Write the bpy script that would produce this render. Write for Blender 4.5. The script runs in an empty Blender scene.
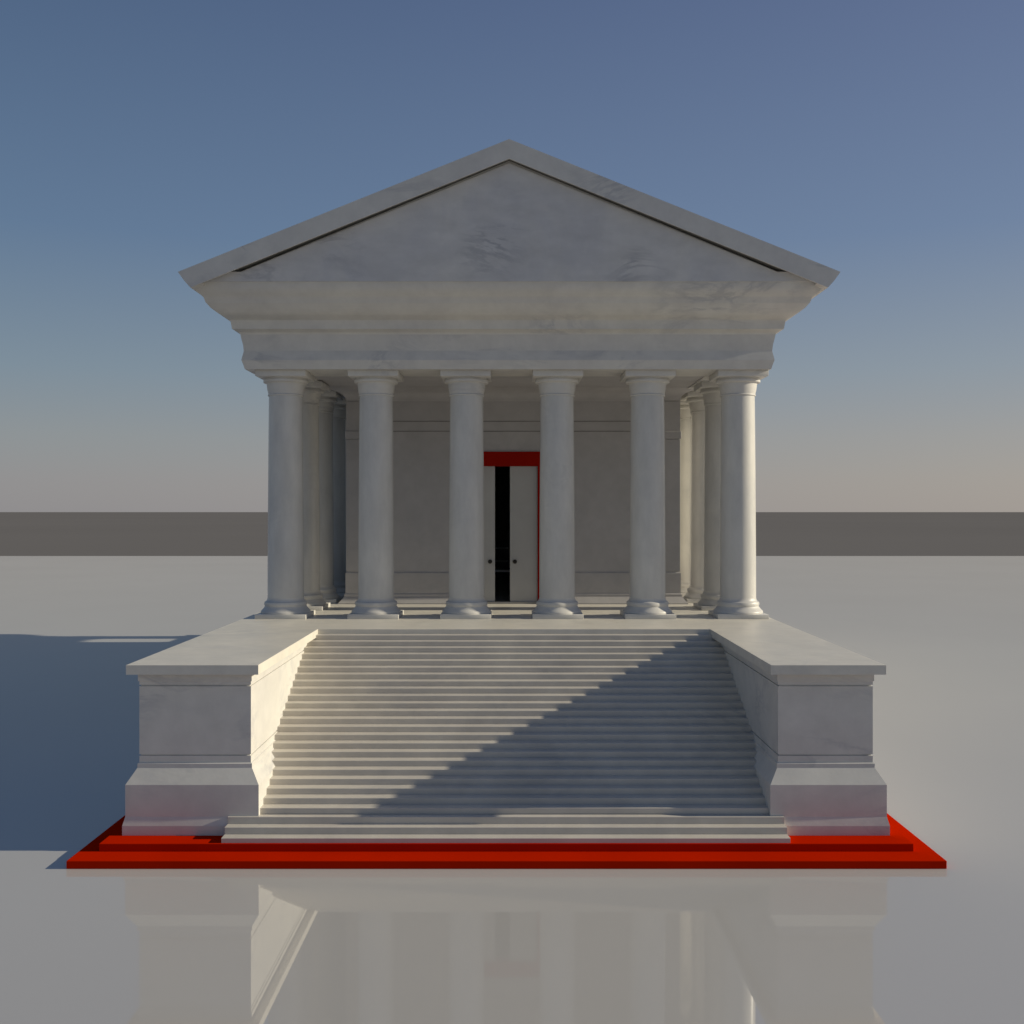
import bpy, bmesh, math
from mathutils import Vector
R = math.radians
scene = bpy.context.scene
C = scene.collection
CAM_Z = 7.094                    # eye height above the plaza
FLOOR = 3.88                    # top of the podium
SUN_EL, SUN_BACK = 20.0, 0.7     # sun stands to the right (+X), a hair behind the facade

# ------------------------------------------------------------ helpers
def obj(name, bm, m, parent=None, smooth=None):
    bmesh.ops.recalc_face_normals(bm, faces=bm.faces)
    me = bpy.data.meshes.new(name)
    bm.to_mesh(me); bm.free()
    me.materials.append(m)
    o = bpy.data.objects.new(name, me); C.objects.link(o)
    if parent: o.parent = parent
    if smooth is not None:
        me.shade_smooth() if hasattr(me, 'shade_smooth') else [setattr(p, 'use_smooth', True) for p in me.polygons]
        me.set_sharp_from_angle(angle=R(smooth))
    return o

def tag(o, label=None, cat=None, group=None, kind=None):
    for k, v in (('label', label), ('category', cat), ('group', group), ('kind', kind)):
        if v: o[k] = v
    return o

def thing(name, label, cat, loc=(0, 0, 0), group=None):
    o = bpy.data.objects.new(name, None); C.objects.link(o); o.location = loc
    return tag(o, label, cat, group)

def add_box(bm, x0, x1, y0, y1, z0, z1, bev=0.0):
    v = [bm.verts.new(p) for p in ((x0,y0,z0),(x1,y0,z0),(x1,y1,z0),(x0,y1,z0),
                                   (x0,y0,z1),(x1,y0,z1),(x1,y1,z1),(x0,y1,z1))]
    fs = [bm.faces.new([v[i] for i in q]) for q in
          ((0,3,2,1),(4,5,6,7),(0,1,5,4),(1,2,6,5),(2,3,7,6),(3,0,4,7))]
    if bev:
        es = set(e for f in fs for e in f.edges)
        bmesh.ops.bevel(bm, geom=list(es), offset=bev, segments=2, affect='EDGES', profile=0.5)

def box(name, m, parent, *a, bev=0.0):
    bm = bmesh.new(); add_box(bm, *a, bev=bev)
    return obj(name, bm, m, parent)

def lathe(bm, prof, seg=64, cx=0, cy=0, cap=True):
    rings = []
    for r, z in prof:
        rings.append([bm.verts.new((cx + r*math.cos(2*math.pi*i/seg), cy + r*math.sin(2*math.pi*i/seg), z)) for i in range(seg)])
    for a, b in zip(rings, rings[1:]):
        for i in range(seg):
            j = (i+1) % seg
            bm.faces.new((a[i], a[j], b[j], b[i]))
    if cap:
        bm.faces.new(rings[0][::-1]); bm.faces.new(rings[-1])

def prism(bm, pts, y0, y1):
    """cross-section pts (x,z) extruded along y"""
    a = [bm.verts.new((x, y0, z)) for x, z in pts]
    b = [bm.verts.new((x, y1, z)) for x, z in pts]
    bm.faces.new(a); bm.faces.new(b[::-1])
    n = len(pts)
    for i in range(n):
        j = (i+1) % n
        bm.faces.new((a[i], b[i], b[j], a[j]))

def miters(path, closed):
    """outward offset direction at each plan vertex (path runs clockwise seen from above => outside is to the left)"""
    n = len(path); out = []
    def nrm(a, b):
        d = (b - a).normalized(); return Vector((-d.y, d.x))
    for i in range(n):
        if closed or 0 < i < n-1:
            n1 = nrm(path[i-1], path[i]); n2 = nrm(path[i], path[(i+1) % n])
        elif i == 0: n1 = n2 = nrm(path[0], path[1])
        else: n1 = n2 = nrm(path[-2], path[-1])
        m = n1 + n2
        out.append(m / (1 + n1.dot(n2)))
    return out

def sweep(bm, path, prof, closed=True, segs=None):
    path = [Vector(p) for p in path]; mt = miters(path, closed); n = len(path)
    cache = {}
    def V(i, k):
        if (i, k) not in cache:
            e, z = prof[k]; p = path[i] + mt[i]*e
            cache[(i, k)] = bm.verts.new((p.x, p.y, z))
        return cache[(i, k)]
    rng = segs if segs is not None else range(n if closed else n-1)
    for i in rng:
        j = (i+1) % n
        for k in range(len(prof)-1):
            bm.faces.new((V(i,k), V(j,k), V(j,k+1), V(i,k+1)))

def flat(bm, pts, z):
    bm.faces.new([bm.verts.new((x, y, z)) for x, y in pts])

# ------------------------------------------------------------ materials
def newmat(name):
    m = bpy.data.materials.new(name); m.use_nodes = True
    nt = m.node_tree; b = nt.nodes['Principled BSDF']
    return m, nt, b

SEED_T = (3, 0, 2.15)
def marble(name, light, dark, vein, rough=0.42, vs=0.5, bump=0.06, vein_amt=0.8, seed=(0, 0, 0), mott=(.09, (1, 1, 1))):
    m, nt, b = newmat(name); N, L = nt.nodes, nt.links
    tc = N.new('ShaderNodeTexCoord'); oi = N.new('ShaderNodeObjectInfo')
    add = N.new('ShaderNodeVectorMath'); add.operation = 'MULTIPLY_ADD'
    add.inputs[1].default_value = (37, 19, 53)
    comb = N.new('ShaderNodeCombineXYZ')
    for i in range(3): L.new(oi.outputs['Random'], comb.inputs[i])
    L.new(comb.outputs[0], add.inputs[0]); L.new(tc.outputs['Object'], add.inputs[2])
    sh = N.new('ShaderNodeVectorMath'); sh.operation = 'ADD'; sh.inputs[1].default_value = seed
    L.new((tc.outputs['Object'] if any(seed) else add.outputs[0]), sh.inputs[0])
    P = sh.outputs[0]
    n1 = N.new('ShaderNodeTexNoise'); n1.inputs['Scale'].default_value = 0.45; n1.inputs['Detail'].default_value = 6
    n1.inputs['Roughness'].default_value = 0.6; n1.inputs['Distortion'].default_value = 0.6
    L.new(P, n1.inputs['Vector'])
    r1 = N.new('ShaderNodeValToRGB'); r1.color_ramp.elements[0].position = 0.35; r1.color_ramp.elements[1].position = 0.62
    r1.color_ramp.elements[0].color = (*dark, 1); r1.color_ramp.elements[1].color = (*light, 1)
    L.new(n1.outputs['Fac'], r1.inputs['Fac'])
    # veins: thin ridges where a warped noise crosses its mid value, broken up by a second mask
    sc = N.new('ShaderNodeVectorMath'); sc.operation = 'MULTIPLY'; sc.inputs[1].default_value = (0.55, 0.8, 1.5)
    L.new(P, sc.inputs[0])
    n2 = N.new('ShaderNodeTexNoise'); n2.inputs['Scale'].default_value = vs; n2.inputs['Detail'].default_value = 9
    n2.inputs['Roughness'].default_value = 0.62; n2.inputs['Distortion'].default_value = 1.3
    L.new(sc.outputs[0], n2.inputs['Vector'])
    s = N.new('ShaderNodeMath'); s.operation = 'SUBTRACT'; s.inputs[1].default_value = 0.5; L.new(n2.outputs['Fac'], s.inputs[0])
    ab = N.new('ShaderNodeMath'); ab.operation = 'ABSOLUTE'; L.new(s.outputs[0], ab.inputs[0])
    mr = N.new('ShaderNodeMapRange'); mr.inputs['From Min'].default_value = 0.0; mr.inputs['From Max'].default_value = 0.055
    mr.inputs['To Min'].default_value = 1; mr.inputs['To Max'].default_value = 0; L.new(ab.outputs[0], mr.inputs['Value'])
    n3 = N.new('ShaderNodeTexNoise'); n3.inputs['Scale'].default_value = 0.33; n3.inputs['Detail'].default_value = 3; L.new(P, n3.inputs['Vector'])
    mr3 = N.new('ShaderNodeMapRange'); mr3.inputs['From Min'].default_value = 0.5; mr3.inputs['From Max'].default_value = 0.66; L.new(n3.outputs['Fac'], mr3.inputs['Value'])
    mu = N.new('ShaderNodeMath'); mu.operation = 'MULTIPLY'; L.new(mr.outputs[0], mu.inputs[0]); L.new(mr3.outputs[0], mu.inputs[1])
    mu2 = N.new('ShaderNodeMath'); mu2.operation = 'MULTIPLY'; mu2.inputs[1].default_value = vein_amt; L.new(mu.outputs[0], mu2.inputs[0])
    mix = N.new('ShaderNodeMix'); mix.data_type = 'RGBA'
    L.new(mu2.outputs[0], mix.inputs['Factor']); L.new(r1.outputs[0], mix.inputs['A']); mix.inputs['B'].default_value = (*vein, 1)
    # cloudy mottling and fine grain over the whole stone
    sm = N.new('ShaderNodeVectorMath'); sm.operation = 'MULTIPLY'; sm.inputs[1].default_value = mott[1]; L.new(P, sm.inputs[0])
    nm = N.new('ShaderNodeTexNoise'); nm.inputs['Scale'].default_value = 1.6; nm.inputs['Detail'].default_value = 8; nm.inputs['Roughness'].default_value = .65
    L.new(sm.outputs[0], nm.inputs['Vector'])
    rm = N.new('ShaderNodeMapRange'); rm.inputs['From Min'].default_value = .3; rm.inputs['From Max'].default_value = .7
    rm.inputs['To Min'].default_value = 1 - mott[0]; rm.inputs['To Max'].default_value = 1.0 + mott[0]*.5; L.new(nm.outputs['Fac'], rm.inputs['Value'])
    vm = N.new('ShaderNodeVectorMath'); vm.operation = 'SCALE'; L.new(mix.outputs['Result'], vm.inputs[0]); L.new(rm.outputs[0], vm.inputs['Scale'])
    L.new(vm.outputs[0], b.inputs['Base Color'])
    b.inputs['Roughness'].default_value = rough; b.inputs['Specular IOR Level'].default_value = 0.35
    n4 = N.new('ShaderNodeTexNoise'); n4.inputs['Scale'].default_value = 14; n4.inputs['Detail'].default_value = 5; L.new(P, n4.inputs['Vector'])
    bp = N.new('ShaderNodeBump'); bp.inputs['Strength'].default_value = bump; bp.inputs['Distance'].default_value = 0.02
    L.new(n4.outputs['Fac'], bp.inputs['Height']); L.new(bp.outputs[0], b.inputs['Normal'])
    return m

def paint(name, col, rough=0.5, var=0.12, scale=1.2, bump=0.05):
    m, nt, b = newmat(name); N, L = nt.nodes, nt.links
    tc = N.new('ShaderNodeTexCoord')
    n1 = N.new('ShaderNodeTexNoise'); n1.inputs['Scale'].default_value = scale; n1.inputs['Detail'].default_value = 7
    L.new(tc.outputs['Object'], n1.inputs['Vector'])
    r = N.new('ShaderNodeValToRGB'); r.color_ramp.elements[0].position = .3; r.color_ramp.elements[1].position = .7
    r.color_ramp.elements[0].color = (*[c*(1-var) for c in col], 1); r.color_ramp.elements[1].color = (*[min(1, c*(1+var)) for c in col], 1)
    L.new(n1.outputs['Fac'], r.inputs['Fac']); L.new(r.outputs[0], b.inputs['Base Color'])
    b.inputs['Roughness'].default_value = rough; b.inputs['Specular IOR Level'].default_value = 0.3
    n4 = N.new('ShaderNodeTexNoise'); n4.inputs['Scale'].default_value = 25; L.new(tc.outputs['Object'], n4.inputs['Vector'])
    bp = N.new('ShaderNodeBump'); bp.inputs['Strength'].default_value = bump; bp.inputs['Distance'].default_value = 0.01
    L.new(n4.outputs['Fac'], bp.inputs['Height']); L.new(bp.outputs[0], b.inputs['Normal'])
    return m

M_MARBLE = marble('marble', (.635, .62, .575), (.585, .57, .54), (.33, .34, .37), vein_amt=.5)
M_COPING = marble('coping_marble', (.69, .655, .575), (.63, .605, .54), (.42, .42, .42), vein_amt=.35)
M_TYMP   = marble('pediment_marble', (.63, .615, .585), (.55, .545, .545), (.24, .25, .28), vein_amt=.6, seed=SEED_T, mott=(.12, (.6, 1, 1.3)))
M_SHAFT  = marble('column_marble', (.635, .62, .575), (.58, .57, .54), (.40, .41, .42), rough=0.27, vs=0.6, vein_amt=.15, mott=(.11, (1.6, 1.6, .45)))
M_STEP   = marble('step_marble', (.61, .57, .50), (.55, .515, .46), (.36, .36, .36), vein_amt=.4)
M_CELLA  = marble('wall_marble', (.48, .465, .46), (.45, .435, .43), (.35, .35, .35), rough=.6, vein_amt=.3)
M_DOOR   = paint('door_stone', (.48, .475, .46), .5, .05)
M_RED    = paint('red_paint', (.48, .013, .0), 1.0, .05, .7)
M_RED.node_tree.nodes['Principled BSDF'].inputs['Specular IOR Level'].default_value = .0
M_KNOB   = paint('dark_bronze', (.02, .018, .016), .35, .1, 8)
M_DARK   = paint('interior_stone', (.30, .29, .28), .7, .1)

M_PALE = paint('pale_stone', (.8,.79,.76), .4, .04)
M_GROOVE_SHADE = paint('groove_shade', (.27,.26,.25), .9, .1)  # dark tone that stands for shade in the wall grooves
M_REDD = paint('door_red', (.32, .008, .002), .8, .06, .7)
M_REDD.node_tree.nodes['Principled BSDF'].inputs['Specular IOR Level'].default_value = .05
def plaza_mat():
    m = bpy.data.materials.new('polished_plaza'); m.use_nodes = True
    nt = m.node_tree; N, L = nt.nodes, nt.links
    N.remove(N['Principled BSDF']); out = N['Material Output']
    tc = N.new('ShaderNodeTexCoord')
    n1 = N.new('ShaderNodeTexNoise'); n1.inputs['Scale'].default_value = 0.06; n1.inputs['Detail'].default_value = 4
    L.new(tc.outputs['Object'], n1.inputs['Vector'])
    r = N.new('ShaderNodeValToRGB'); r.color_ramp.elements[0].position = .35; r.color_ramp.elements[1].position = .65
    r.color_ramp.elements[0].color = (.455, .445, .43, 1); r.color_ramp.elements[1].color = (.47, .46, .445, 1)
    L.new(n1.outputs['Fac'], r.inputs['Fac'])
    d = N.new('ShaderNodeBsdfDiffuse'); L.new(r.outputs[0], d.inputs['Color'])
    g = N.new('ShaderNodeBsdfGlossy'); g.inputs['Roughness'].default_value = 0.015; g.inputs['Color'].default_value = (1, 1, 1, 1)
    mx = N.new('ShaderNodeMixShader'); mx.inputs[0].default_value = 0.19
    L.new(d.outputs[0], mx.inputs[1]); L.new(g.outputs[0], mx.inputs[2]); L.new(mx.outputs[0], out.inputs['Surface'])
    return m
M_PLAZA = plaza_mat()
M_PLAIN = paint('bare_plain', (.182, .174, .168), 1.0, .04, .004, 0)
M_PLAIN.node_tree.nodes['Principled BSDF'].inputs['Specular IOR Level'].default_value = 0

# ------------------------------------------------------------ ground
bm = bmesh.new(); S = 60000
flat(bm, [(-S,-S),(S,-S),(S,S),(-S,S)], -0.06)
tag(obj('plain', bm, M_PLAIN), kind='structure')
bm = bmesh.new(); add_box(bm, -230, 230, -120, 165, -0.05, 0.0)
tag(obj('plaza', bm, M_PLAZA), kind='structure')

# ------------------------------------------------------------ red platform
rp = thing('stepped_platform', 'bright red two-step platform on the grey plaza under the marble temple', 'platform', (-.1, 40, 0))
def rel(o, root):            # keep world coordinates for meshes modelled in place
    o.location = -root.location if o.parent == root else o.location
    return o
rel(box('lower_step', M_RED, rp, -8.86, 8.645, 20.35, 61.0, 0.0, .159, bev=.012), rp)
rel(box('upper_step', M_RED, rp, -8.44, 8.21, 20.92, 60.4, .159, .318, bev=.012), rp)

# ------------------------------------------------------------ temple
T = thing('temple', 'pale marble temple with six front columns, gabled pediment and broad stairs on a red platform', 'temple')
XL, XR, IL, IR = -7.90, 7.65, -5.535, 5.642
YF, YS, YN, YB = 21.71, 28.10, 28.31, 59.0
Z0 = .318
# clockwise seen from above => outward is left of travel direction
path = [(XL, YS), (XL, YB), (XR, YB), (XR, YS), (XR, YF), (IR, YF), (IR, YN), (IL, YN), (IL, YF), (XL, YF)]
base_p = [(.265, Z0), (.265, .517), (.218, .699), (.218, 1.364), (.03, 1.68)]
wall_p = [(.03, 1.68), (.03, 1.765), (.0, 1.785), (.0, 1.925), (-.03, 1.93), (-.03, 1.957), (0, 1.96),
          (0, 3.40), (-.032, 3.403), (-.032, 3.428), (.0, 3.432), (.0, 3.505), (.022, 3.51), (.022, 3.677)]
cap_p = [(.022, 3.677), (.207, 3.677), (.207, FLOOR-.006), (.201, FLOOR)]
def podium_part(name, segs, top):
    bm = bmesh.new(); sweep(bm, path, wall_p, True, segs); w = obj(name, bm, M_MARBLE, T)
    bm = bmesh.new(); sweep(bm, path, base_p, True, segs); obj('base_moulding', bm, M_MARBLE, w)
    bm = bmesh.new(); sweep(bm, path, cap_p, True, segs)
    c = .201; flat(bm, top(c), FLOOR)
    obj('coping', bm, M_COPING, w)
podium_part('podium', [0, 1, 2, 6], lambda c: [(XL-c, YN-c), (XR+c, YN-c), (XR+c, YB+c), (XL-c, YB+c)])
podium_part('stair_cheek_wall', [7, 8, 9], lambda c: [(XL-c, YF-c), (IL+c, YF-c), (IL+c, YN-c), (XL-c, YN-c)])
podium_part('stair_cheek_wall', [3, 4, 5], lambda c: [(IR-c, YF-c), (XR+c, YF-c), (XR+c, YN-c), (IR-c, YN-c)])

# stairs: one saw-tooth prism across x, bevelled nosings
st = tag(bpy.data.objects.new('staircase', None)); C.objects.link(st); st.parent = T
def stair_mesh(name, steps, x0, x1, yend, zb, m, parent, bev=.008):
    pts = [(steps[0][0], zb)]
    for i, (y, z) in enumerate(steps):
        pts += [(y, z-bev), (y+bev, z)]
        if i+1 < len(steps): pts.append((steps[i+1][0], z))
    pts += [(yend, steps[-1][1]), (yend, zb)]
    bm = bmesh.new()
    a = [bm.verts.new((x0, y, z)) for y, z in pts]; b = [bm.verts.new((x1, y, z)) for y, z in pts]
    bm.faces.new(a); bm.faces.new(b[::-1]); n = len(pts)
    for i in range(n):
        j = (i+1) % n; bm.faces.new((a[i], b[i], b[j], a[j]))
    return obj(name, bm, m, parent)
low = [(20.96, Z0+.10), (21.21, Z0+.245), (21.435, Z0+.395)]
stair_mesh('bottom_flight', low, -5.95, 5.70, 21.6, Z0, M_STEP, st)
z1 = Z0+.395; NR = 24; rise = (FLOOR - z1)/NR; tread = (28.10 - 21.62)/(NR-1)
main = [(21.62 + tread*i, z1 + rise*(i+1)) for i in range(NR-1)]
stair_mesh('main_flight', main, IL-.02, IR+.02, YN+.02, Z0, M_STEP, st)

# columns -------------------------------------------------
CH = 11.36 - FLOOR
plinth_bm = bmesh.new(); add_box(plinth_bm, -.765, .765, -.765, .765, 0, .13, bev=.008)
lathe(plinth_bm, [(.745,.13),(.752,.15),(.748,.18),(.735,.205),(.70,.235),(.665,.275),(.638,.315),(.626,.340),(.628,.350),
                  (.640,.37),(.645,.40),(.642,.44),(.630,.47),(.600,.482),(.590,.49),(.572,.51),(.558,.54),(.549,.57),(.547,.60)], 72, cap=False)
shaft_bm = bmesh.new()
H0, H1 = .60, 6.765
lathe(shaft_bm, [(.547 - .040*((t/14)**1.5), H0 + (H1-H0)*t/14) for t in range(15)], 72, cap=False)
cap_bm = bmesh.new()
lathe(cap_bm, [(.510,6.755),(.530,6.76),(.540,6.775),(.540,6.79),(.530,6.805),(.520,6.81),(.530,6.86),(.550,6.94),(.563,7.02),
               (.570,7.10),(.582,7.145),(.64,7.155),(.668,7.17),(.672,7.19),(.672,7.235),(.655,7.245),(.64,7.25),(.64,7.305)], 72, cap=False)
add_box(cap_bm, -.755, .755, -.765, .765, 7.30, CH, bev=.008)
col0 = obj('column', shaft_bm, M_SHAFT, T, 35)
b0 = obj('column_base', plinth_bm, M_MARBLE, col0, 35)
c0 = obj('capital', cap_bm, M_MARBLE, col0, 35)
YC0, DY = 31.485, 2.665
xs = [-6.955 + 2.780*i for i in range(6)]
spots = [(x, YC0) for x in xs] + [(s, YC0 + DY*k) for k in range(1, 10) for s in (xs[0], xs[5])] + [(x, YC0 + DY*10) for x in xs]
for i, (x, y) in enumerate(spots):
    if i == 0: c = col0
    else:
        c = col0.copy(); C.objects.link(c); c.parent = T
        for k in (b0, c0):
            q = k.copy(); C.objects.link(q); q.parent = c
    c.location = (x, y, FLOOR)

# entablature ---------------------------------------------
EX, EY = 7.66, 30.77
EC = -.12
def pe(px, y):                       # profile point from front elevation measurements
    e = (px*EY/1024 - EX)/(1 + px/1024)
    return (e, CAM_Z + (512-y)*(EY-e)/1024)
epath = [(EC-EX, EY), (EC-EX, 57.9+.6), (EC+EX, 57.9+.6), (EC+EX, EY)]
ZA = FLOOR + CH
arch_p = [(-1.45, ZA+.04), (-1.45, ZA), (.20, ZA), pe(264.6, 365), pe(266.6, 360.2), pe(266.5, 359.2), pe(264.4, 352), pe(264.3, 350.5)]
a_end = arch_p[-1]
frz_p = [a_end, pe(264.9, 345), pe(266.6, 339), pe(267.6, 334.5)]
cor_p = [frz_p[-1], pe(268.4, 333.2), pe(270.5, 331.5), pe(276, 328.8), pe(277.5, 321), pe(279, 319), pe(284.5, 316.5), pe(291.5, 312), pe(297.5, 307.5),
         pe(301, 303.6), pe(302.3, 302.4), pe(304.2, 297.4), pe(306.5, 295.2), pe(311.5, 291.5), pe(315.5, 286.5)]
cor_p += [(1.43, 13.69), (1.43, 13.955), (1.3, 13.965)]
bm = bmesh.new(); sweep(bm, epath, arch_p); arch = obj('architrave', bm, M_MARBLE, T, 20)
bm = bmesh.new(); sweep(bm, epath, frz_p); obj('frieze', bm, M_MARBLE, T, 30)
bm = bmesh.new(); sweep(bm, epath, cor_p); obj('cornice', bm, M_MARBLE, T, 42)
box('ceiling', M_CELLA, T, EC-EX+1.3, EC+EX-1.3, EY+1.3, 57.5, ZA+.04, ZA+.3)

# roof and pediments --------------------------------------
RC = -.08; RF, RB = 29.06, 59.6
AP, ET, EB, AB = 17.68, 13.91, 13.465, 17.126
def roof_section(lift):
    return [(RC-9.405, ET), (RC, AP), (RC+9.405, ET), (RC+9.225, 13.66), (RC+9.05, EB), (RC+8.75, EB+.122), (RC+8.75, EB+.122+lift), (RC, AB+lift),
            (RC-8.75, EB+.122+lift), (RC-8.75, EB+.122), (RC-9.05, EB), (RC-9.225, 13.66)]
bm = bmesh.new(); prism(bm, roof_section(.09), RF+.05, RB-.05); roof = obj('roof', bm, M_MARBLE, T)
for y0 in (RF, RB-.05):
    bm = bmesh.new(); prism(bm, roof_section(.001), y0, y0+.05); obj('raking_cornice', bm, M_MARBLE, roof)
k = (AB-EB)/9.008
for y0, y1, yb in ((29.30, 29.36, 29.42), (59.24, 59.3, 59.12)):
    g = .05                       # shadow gap under the raking cornice
    bm = bmesh.new()
    hw = (AB - g - 13.97)/k
    prism(bm, [(RC-8.97, 13.692), (RC+8.97, 13.692), (RC+8.6, 13.97), (RC+hw, 13.97), (RC, AB-g), (RC-hw, 13.97), (RC-8.6, 13.97)], y0, y1)
    ty = obj('tympanum', bm, M_TYMP, T)
    bm = bmesh.new(); prism(bm, [(RC-8.2, 13.8), (RC+8.2, 13.8), (RC, AB+.06)], yb, yb+.1)
    obj('backing', bm, M_MARBLE, ty)
# attic floor closing the cornice from above
bm = bmesh.new(); flat(bm, [(EC-EX-1.3, EY-1.2), (EC+EX+1.3, EY-1.2), (EC+EX+1.3, 59.3), (EC-EX-1.3, 59.3)], 13.72)
obj('attic_floor', bm, M_CELLA, T)

# cella ---------------------------------------------------
CL, CR, CF, CB = -5.80, 5.88, 35.95, 55.0
DX0, DX1 = (466-512)*35.95/1024, (537.7-512)*35.95/1024          # door opening
DZ = CAM_Z + (512-466)*35.95/1024
th = .55; ZT = ZA + .06
WC = Z0
bm = bmesh.new()
add_box(bm, CL, DX0, CF, CF+th, FLOOR, ZT)
add_box(bm, DX1, CR, CF, CF+th, FLOOR, ZT)
add_box(bm, DX0, DX1, CF, CF+th, DZ, ZT)
obj('front_wall', bm, M_CELLA, T)
w = box('side_wall', M_MARBLE, T, CL, CL+th, CF+th, CB-th, FLOOR, ZT)
w = box('side_wall', M_MARBLE, T, CR-th, CR, CF+th, CB-th, FLOOR, ZT)
box('back_wall', M_CELLA, T, CL, CR, CB-th, CB, FLOOR, ZT)
def wz(y): return CAM_Z + (512-y)*35.9/1024
# string courses run round the whole cella, skirting stops at the door
cpath = [(CL, CF), (CL, CB), (CR, CB), (CR, CF)]
def course(name, prof, parent=T):
    bm = bmesh.new(); sweep(bm, cpath, prof); return obj(name, bm, M_CELLA, parent)
for y in (431.2, 421.2):        # thin raised strips, a groove's shade painted in as dark colour
    bm = bmesh.new(); sweep(bm, cpath, [(0, wz(y+.55)), (.006, wz(y+.5)), (.006, wz(y-.5)), (0, wz(y-.55))]); obj('groove_shade', bm, M_GROOVE_SHADE, T)
cov = [(.0, wz(401)), (.025, wz(400.6)), (.03, wz(400))]
cov += [(.03 + .75*(1-math.cos(t*math.pi/2/8)), wz(400) + (ZA+.036-wz(400))*math.sin(t*math.pi/2/8)) for t in range(1, 9)]
bm = bmesh.new(); sweep(bm, cpath, cov); obj('ceiling_cove', bm, M_CELLA, T, 40)
sk = [(.26, FLOOR), (.26, FLOOR+.03), (.075, wz(596.5)), (.075, wz(594.5)), (.04, wz(593)), (.04, wz(573.2)), (0, wz(571.8))]
sp = [(DX0-.1, CF), (CL, CF), (CL, CB), (CR, CB), (CR, CF), (DX1+.1, CF)]
bm = bmesh.new(); sweep(bm, sp, sk, closed=False); obj('skirting', bm, M_CELLA, T)
# corner pilasters
for x0, x1 in ((CL-.02, CL+.50), (CR-.54, CR+.02)):
    p = box('pilaster', M_CELLA, T, x0, x1, CF-.03, CF+.5, wz(571), wz(439.5), bev=.006)
    bm = bmesh.new()
    add_box(bm, x0-.03, x1+.03, CF-.075, CF+.5, wz(438.8), wz(431.2), bev=.012)
    add_box(bm, x0, x1, CF-.033, CF+.5, wz(431), wz(401.5))
    obj('pilaster_cap', bm, M_CELLA, p)
# door ----------------------------------------------------
fr = bmesh.new()
JY0, JY1 = CF-.06, CF+th-.1
add_box(fr, DX0-.09, DX1+.15, JY0, JY1, DZ-.002, CAM_Z+(512-451.7)*35.9/1024)
fr_o = obj('door_frame', fr, M_REDD, T)
for x0, x1 in ((DX0-.09, DX0+.0), (DX1, DX1+.15)):
    box('jamb', M_REDD, fr_o, x0, x1, JY0, JY1, FLOOR, DZ-.002)
GL, GR = (495-512)*36.1/1024, (510-512)*36.1/1024
for x0, x1, kx in ((DX0+.003, GL, GL-.17), (GR, DX1-.003, GR+.17)):
    lf = box('door_leaf', M_DOOR, T, x0, x1, CF+.06, CF+.14, FLOOR+.06, DZ-.004, bev=.006)
    bm = bmesh.new()
    bmesh.ops.create_uvsphere(bm, u_segments=16, v_segments=10, radius=.075)
    for v in bm.verts: v.co = Vector((v.co.x + kx, v.co.y*.7 + CF-.02, v.co.z + CAM_Z-(561.5-512)*36/1024))
    k = bmesh.ops.create_cone(bm, segments=16, radius1=.04, radius2=.03, depth=.08, cap_ends=True)
    for v in k['verts']: v.co = Vector((v.co.x + kx, v.co.z + CF+.025, v.co.y + CAM_Z-(561.5-512)*36/1024))
    obj('door_knob', bm, M_KNOB, lf, 40)
box('threshold', M_STEP, T, DX0+.003, DX1-.003, CF-.05, CF+th, FLOOR+.003, FLOOR+.055, bev=.006)

# inside the cella: altar table and a narrow shelf stand behind it
AT = thing('altar_table', 'pale stone altar table seen through the gap between the door leaves', 'table', (-.4, 39.0, FLOOR))
hz = CAM_Z - 58.3*38.6/1024 - FLOOR
box('tabletop', M_PALE, AT, -1.0, 1.0, -.4, .4, hz-.06, hz, bev=.01)
for sx in (-1, 1):
    box('leg', M_DARK, AT, sx*.80-.1, sx*.80+.1, -.3, .3, .003, hz-.06, bev=.01)
SH = thing('shelf_stand', 'narrow dark stand with two pale shelves behind the altar table', 'shelf', (-.42, 42, FLOOR))
for yy in (560.5, 547.5):
    z = CAM_Z - (yy-512)*41.85/1024 - FLOOR
    box('shelf', M_PALE, SH, -.28, .28, -.15, .15, z-.05, z, bev=.006)
for sx in (-1, 1):
    box('post', M_DARK, SH, sx*.30-.02, sx*.30+.02, -.15, .15, .003, 2.0, bev=.004)

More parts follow.
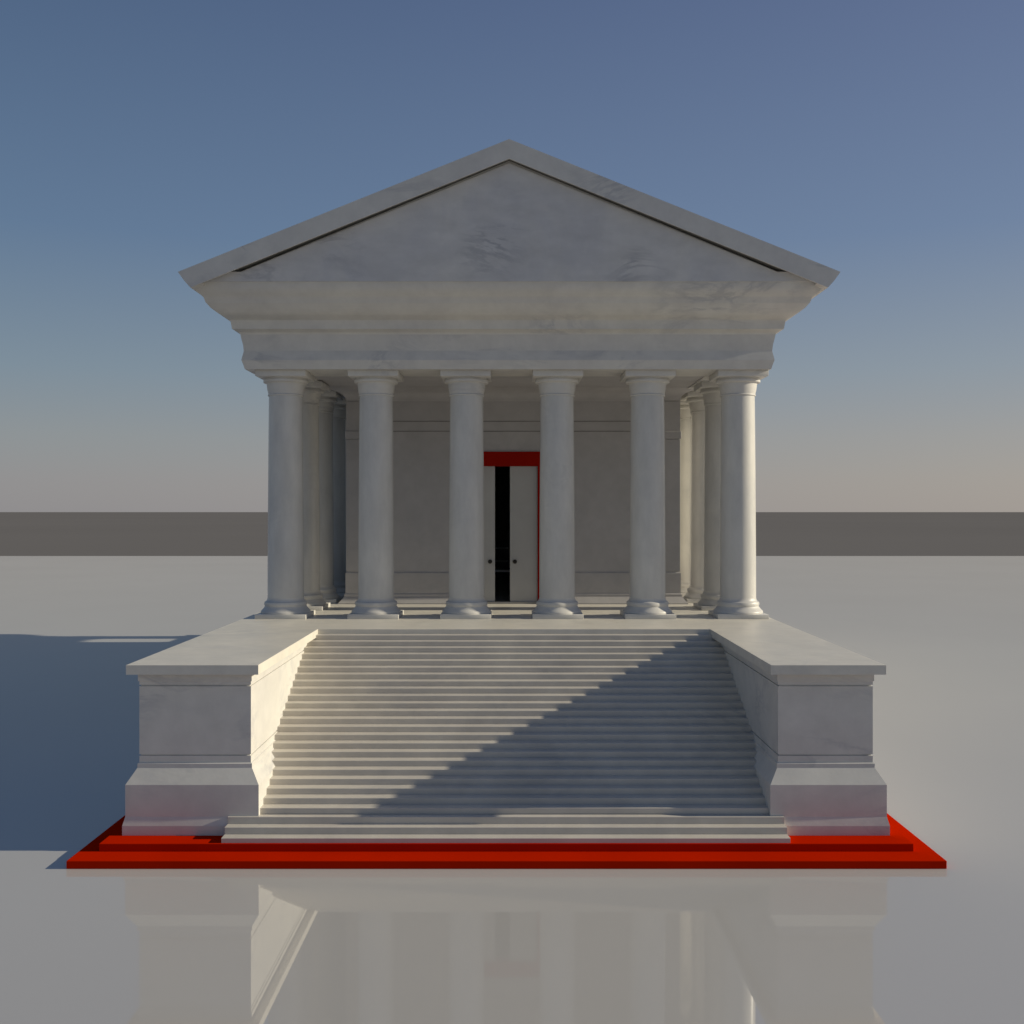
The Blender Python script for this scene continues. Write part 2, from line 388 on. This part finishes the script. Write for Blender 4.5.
# ------------------------------------------------------------ light and sky
w = bpy.data.worlds.new('World'); scene.world = w; w.use_nodes = True
nt = w.node_tree; bg = nt.nodes['Background']
sky = nt.nodes.new('ShaderNodeTexSky'); sky.sky_type = 'NISHITA'; sky.sun_disc = False
sky.sun_elevation = R(SUN_EL); sky.sun_rotation = R(90 - SUN_BACK)
sky.air_density = 1.0; sky.dust_density = 1.0; sky.ozone_density = 1.0; sky.altitude = 0
STR = .07
def lin(c): return tuple(((v/255+.055)/1.055)**2.4 if v > 10 else v/255/12.92 for v in c)
N, L = nt.nodes, nt.links
tc = N.new('ShaderNodeTexCoord'); sx = N.new('ShaderNodeSeparateXYZ'); L.new(tc.outputs['Generated'], sx.inputs[0])
def ramp(stops):
    r = N.new('ShaderNodeValToRGB'); L.new(sx.outputs['Z'], r.inputs['Fac']); cr = r.color_ramp
    while len(cr.elements) < len(stops): cr.elements.new(.5)
    for e, (p, c) in zip(cr.elements, stops): e.position = p; e.color = (*lin(c), 1)
    return r
away = ramp([(0, (148,146,149)), (.03, (146,145,149)), (.07, (141,146,151)), (.13, (125,141,155)), (.25, (97,121,150)), (.45, (76,98,130)), (1, (54,74,110))])
sunw = ramp([(0, (165,159,155)), (.03, (163,158,155)), (.07, (157,156,157)), (.13, (142,152,163)), (.25, (113,132,162)), (.45, (95,110,146)), (1, (62,82,120))])
f = N.new('ShaderNodeMapRange'); f.inputs['From Min'].default_value = -.45; f.inputs['From Max'].default_value = .45; L.new(sx.outputs['X'], f.inputs['Value'])
m1 = N.new('ShaderNodeMix'); m1.data_type = 'RGBA'; L.new(f.outputs[0], m1.inputs['Factor']); L.new(away.outputs[0], m1.inputs['A']); L.new(sunw.outputs[0], m1.inputs['B'])
sc = N.new('ShaderNodeVectorMath'); sc.operation = 'SCALE'; sc.inputs['Scale'].default_value = 1/STR; L.new(m1.outputs['Result'], sc.inputs[0])
m2 = N.new('ShaderNodeMix'); m2.data_type = 'RGBA'; m2.inputs['Factor'].default_value = .85
L.new(sky.outputs[0], m2.inputs['A']); L.new(sc.outputs[0], m2.inputs['B']); L.new(m2.outputs['Result'], bg.inputs['Color'])
bg.inputs['Strength'].default_value = STR

sl = bpy.data.lights.new('sun', 'SUN'); sl.energy = 5.0; sl.angle = R(.5); sl.color = (1.0, .90, .70)
so = bpy.data.objects.new('sun', sl); C.objects.link(so)
so.rotation_euler = (0, R(90-SUN_EL), R(SUN_BACK)); so.location = (60, 0, 40)

cam = bpy.data.cameras.new('camera'); co = bpy.data.objects.new('camera', cam); C.objects.link(co)
co.location = (0, 0, CAM_Z); co.rotation_euler = (R(90), 0, 0)
cam.lens = 36; cam.sensor_width = 36; cam.clip_end = 100000; cam.clip_start = .1
scene.camera = co
vs = scene.view_settings
vs.view_transform = 'Standard'; vs.look = 'None'; vs.gamma = 1; vs.exposure = 0; vs.use_curve_mapping = False
